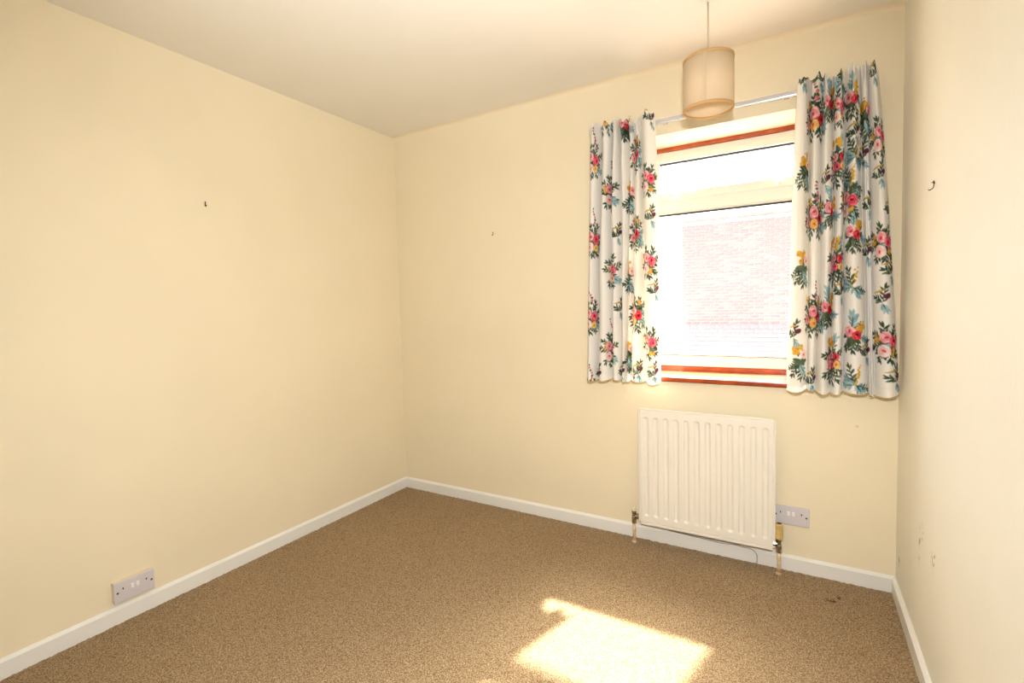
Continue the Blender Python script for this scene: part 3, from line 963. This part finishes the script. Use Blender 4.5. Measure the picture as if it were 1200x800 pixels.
left_m = [('trio', 697, 190), ('trio', 697, 282), ('trio', 695, 372), ('trio', 695, 462),
          ('big', 712, 138), ('trio', 715, 226), ('trio', 717, 318), ('trio', 716, 410),
          ('bud', 729, 150), ('posy', 734, 145), ('yellow', 737, 226), ('yellow', 737, 320), ('yellow', 738, 412),
          ('big', 744, 180), ('big', 744, 274), ('big', 745, 368), ('big', 745, 462),
          ('pair', 758, 212), ('pair', 759, 308), ('pair', 760, 402), ('bud', 763, 142), ('bud', 764, 258), ('bud', 768, 344), ('bud', 768, 440),
          ('bud', 724, 278), ('bud', 726, 365), ('bud', 728, 440), ('bud', 750, 438), ('bud', 702, 442)]
right_m = [('big', 955, 138), ('yellow', 945, 195), ('big', 956, 254), ('yellow', 942, 308), ('big', 955, 370), ('yellow', 939, 417),
           ('bud', 942, 100), ('posy', 972, 118), ('pair', 982, 128), ('pinks', 980, 188), ('posy', 974, 244), ('pinks', 978, 306), ('posy', 971, 360), ('pinks', 975, 420),
           ('spike', 996, 216), ('posy', 1001, 272), ('spike', 998, 335), ('posy', 1000, 389), ('spike', 1001, 448),
           ('posy', 999, 114), ('bud', 1002, 160), ('bud', 1012, 185), ('pair', 992, 238), ('bud', 1016, 300), ('bud', 1016, 418), ('bud', 1019, 245), ('yellow', 1015, 130),
           ('pair', 1030, 162), ('bud', 1031, 210), ('pair', 1033, 286), ('bud', 1033, 355), ('pair', 1038, 402), ('bud', 1044, 322), ('bud', 1050, 448), ('bud', 1024, 90),
           ('bud', 951, 450), ('bud', 930, 395), ('bud', 967, 216), ('spike', 1002, 184), ('bud', 986, 346), ('bud', 1043, 250), ('bud', 962, 96), ('spike', 986, 98)]
make_curtain('floral curtain on the left of the window, with folds in sun at its inner edge',
             [690, 703, 716, 727, 737, 743, 750, 766], [687, 700, 717, 727, 733, 740, 756, 773], 140, 446, left_m,
             [0.0, 0.008, -0.012, 0.006, 0.012, -0.014, 0.012, -0.012, -0.016, 0.010, 0.014], 1.0, 3)
make_curtain('wider floral curtain on the right of the window, next to the right wall',
             [935, 950, 966, 977, 990, 1007, 1018, 1029], [922, 945, 955, 973, 989, 1018, 1024, 1056], 86, 457, right_m,
             [0.004, 0.006, -0.006, 0.012, -0.016, -0.01, 0.004, 0.016, 0.006, 0.018, 0.012, -0.004], 1.0, 5)

# ------------------------------------------------------------------ outside: the neighbouring house
M_brick = [mat('pink_brick_a', (168, 128, 126), 0.9, var=0.15, vscale=20), mat('pink_brick_b', (176, 138, 134), 0.9, var=0.15, vscale=20), mat('pink_brick_c', (166, 128, 126), 0.9, var=0.15, vscale=20)]
M_mortar = mat('pale_mortar', (214, 208, 200), 0.95, var=0.1, vscale=30)
M_tile = mat('weathered_roof_tile', (146, 138, 134), 0.85, var=0.2, vscale=9)
M_ground = mat('concrete_yard', (170, 165, 155), 0.95, var=0.2, vscale=1.5)
tag(nbox('ground', -160, 160, T+0.3, 320, -2.9, -2.7, M_ground), kind='structure')
house = tag(empty('house', (3, 11, -2.7)), 'pale pink brick house seen through the window', 'house')
BXL, NY = -0.29, 11.0
nbox('wall', BXL, 6.0, NY, NY+6, -2.7, 3.29, M_mortar, house)
nbox('coping', BXL-0.04, 6.04, NY-0.05, NY+6.05, 3.29, 3.36, M_tile, house, 0.01)
# bricks: the ones that show largest are separate, the rest of the wall is one part
def brick_bm(bm, x0, x1, z0, z1, y=NY):
    box(bm, x0, x1, y-0.010, y+0.02, z0, z1)
brick_me = []
for k in range(3):
    bm = bmesh.new()
    box(bm, -0.1075, 0.1075, -0.010, 0.02, -0.0325, 0.0325)
    me = bpy.data.meshes.new('brick')
    bm.to_mesh(me)
    bm.free()
    me.materials.append(M_brick[k])
    brick_me.append(me)
rest = bmesh.new()
cells = []
zi = 0
z = 0.66
while z < 3.2:
    off = 0.1125 if zi % 2 else 0.0
    x = BXL + off
    if off: brick_bm(rest, BXL, BXL+0.1025, z+0.005, z+0.07)
    while x + 0.225 < 5.9:
        cells.append((x+0.1125, z+0.0375))
        x += 0.225
    z += 0.075
    zi += 1
cells.sort(key=lambda c: abs(c[0]-1.0)/1.35 + max(0, c[1]-0.6)/3.0 + (10 if (c[0] < -0.3 or c[0] > 2.6) else 0))
hoff = Vector((3, 11, -2.7))
for i, (x, z) in enumerate(cells):
    if i < 300:
        o = bpy.data.objects.new('brick', brick_me[random.randrange(3)])
        COL.objects.link(o)
        o.parent = house
        o.location = Vector((x, NY, z))-hoff
    else:
        brick_bm(rest, x-0.1075, x+0.1075, z-0.0325, z+0.0325)
tag(bm_obj('brickwork', rest, M_brick[0], house), kind='stuff')
# lean-to roof of plain tiles in front of the wall
tile_bm = bmesh.new()
box(tile_bm, -0.098, 0.098, -0.19, 0.0, -0.008, 0.008, 0.002)
tile_me = bpy.data.meshes.new('roof_tile')
tile_bm.to_mesh(tile_me)
tile_bm.free()
tile_me.materials.append(M_tile)
p0, p1 = Vector((0, NY-0.02, 0.64)), Vector((0, 9.75, -0.22))
sl = (p1-p0)
ncrs = 9
ang = math.atan2(-(p1.z-p0.z), -(p1.y-p0.y))
for c in range(ncrs):
    t = p0 + sl*((c)/ncrs)
    n = 14
    for k in range(n):
        o = bpy.data.objects.new('roof_tile', tile_me)
        COL.objects.link(o)
        o.parent = house
        o.location = Vector((BXL + 0.1 + k*0.2 + (0.1 if c % 2 else 0), t.y, t.z+0.012))-hoff
        o.rotation_euler = (-ang+0.07 if False else ang-0.06, 0, random.uniform(-.008, .008))
bm = bmesh.new()
vs = [bm.verts.new(p) for p in ((BXL, NY, 0.62), (6, NY, 0.62), (6, 9.75, -0.26), (BXL, 9.75, -0.26), (BXL, NY, -2.7), (6, NY, -2.7), (6, 9.75, -2.7), (BXL, 9.75, -2.7))]
for qd in ((0,1,2,3),(4,5,6,7),(0,1,5,4),(1,2,6,5),(2,3,7,6),(3,0,4,7)): bm.faces.new([vs[i] for i in qd])
bm_obj('extension', bm, M_mortar, house)
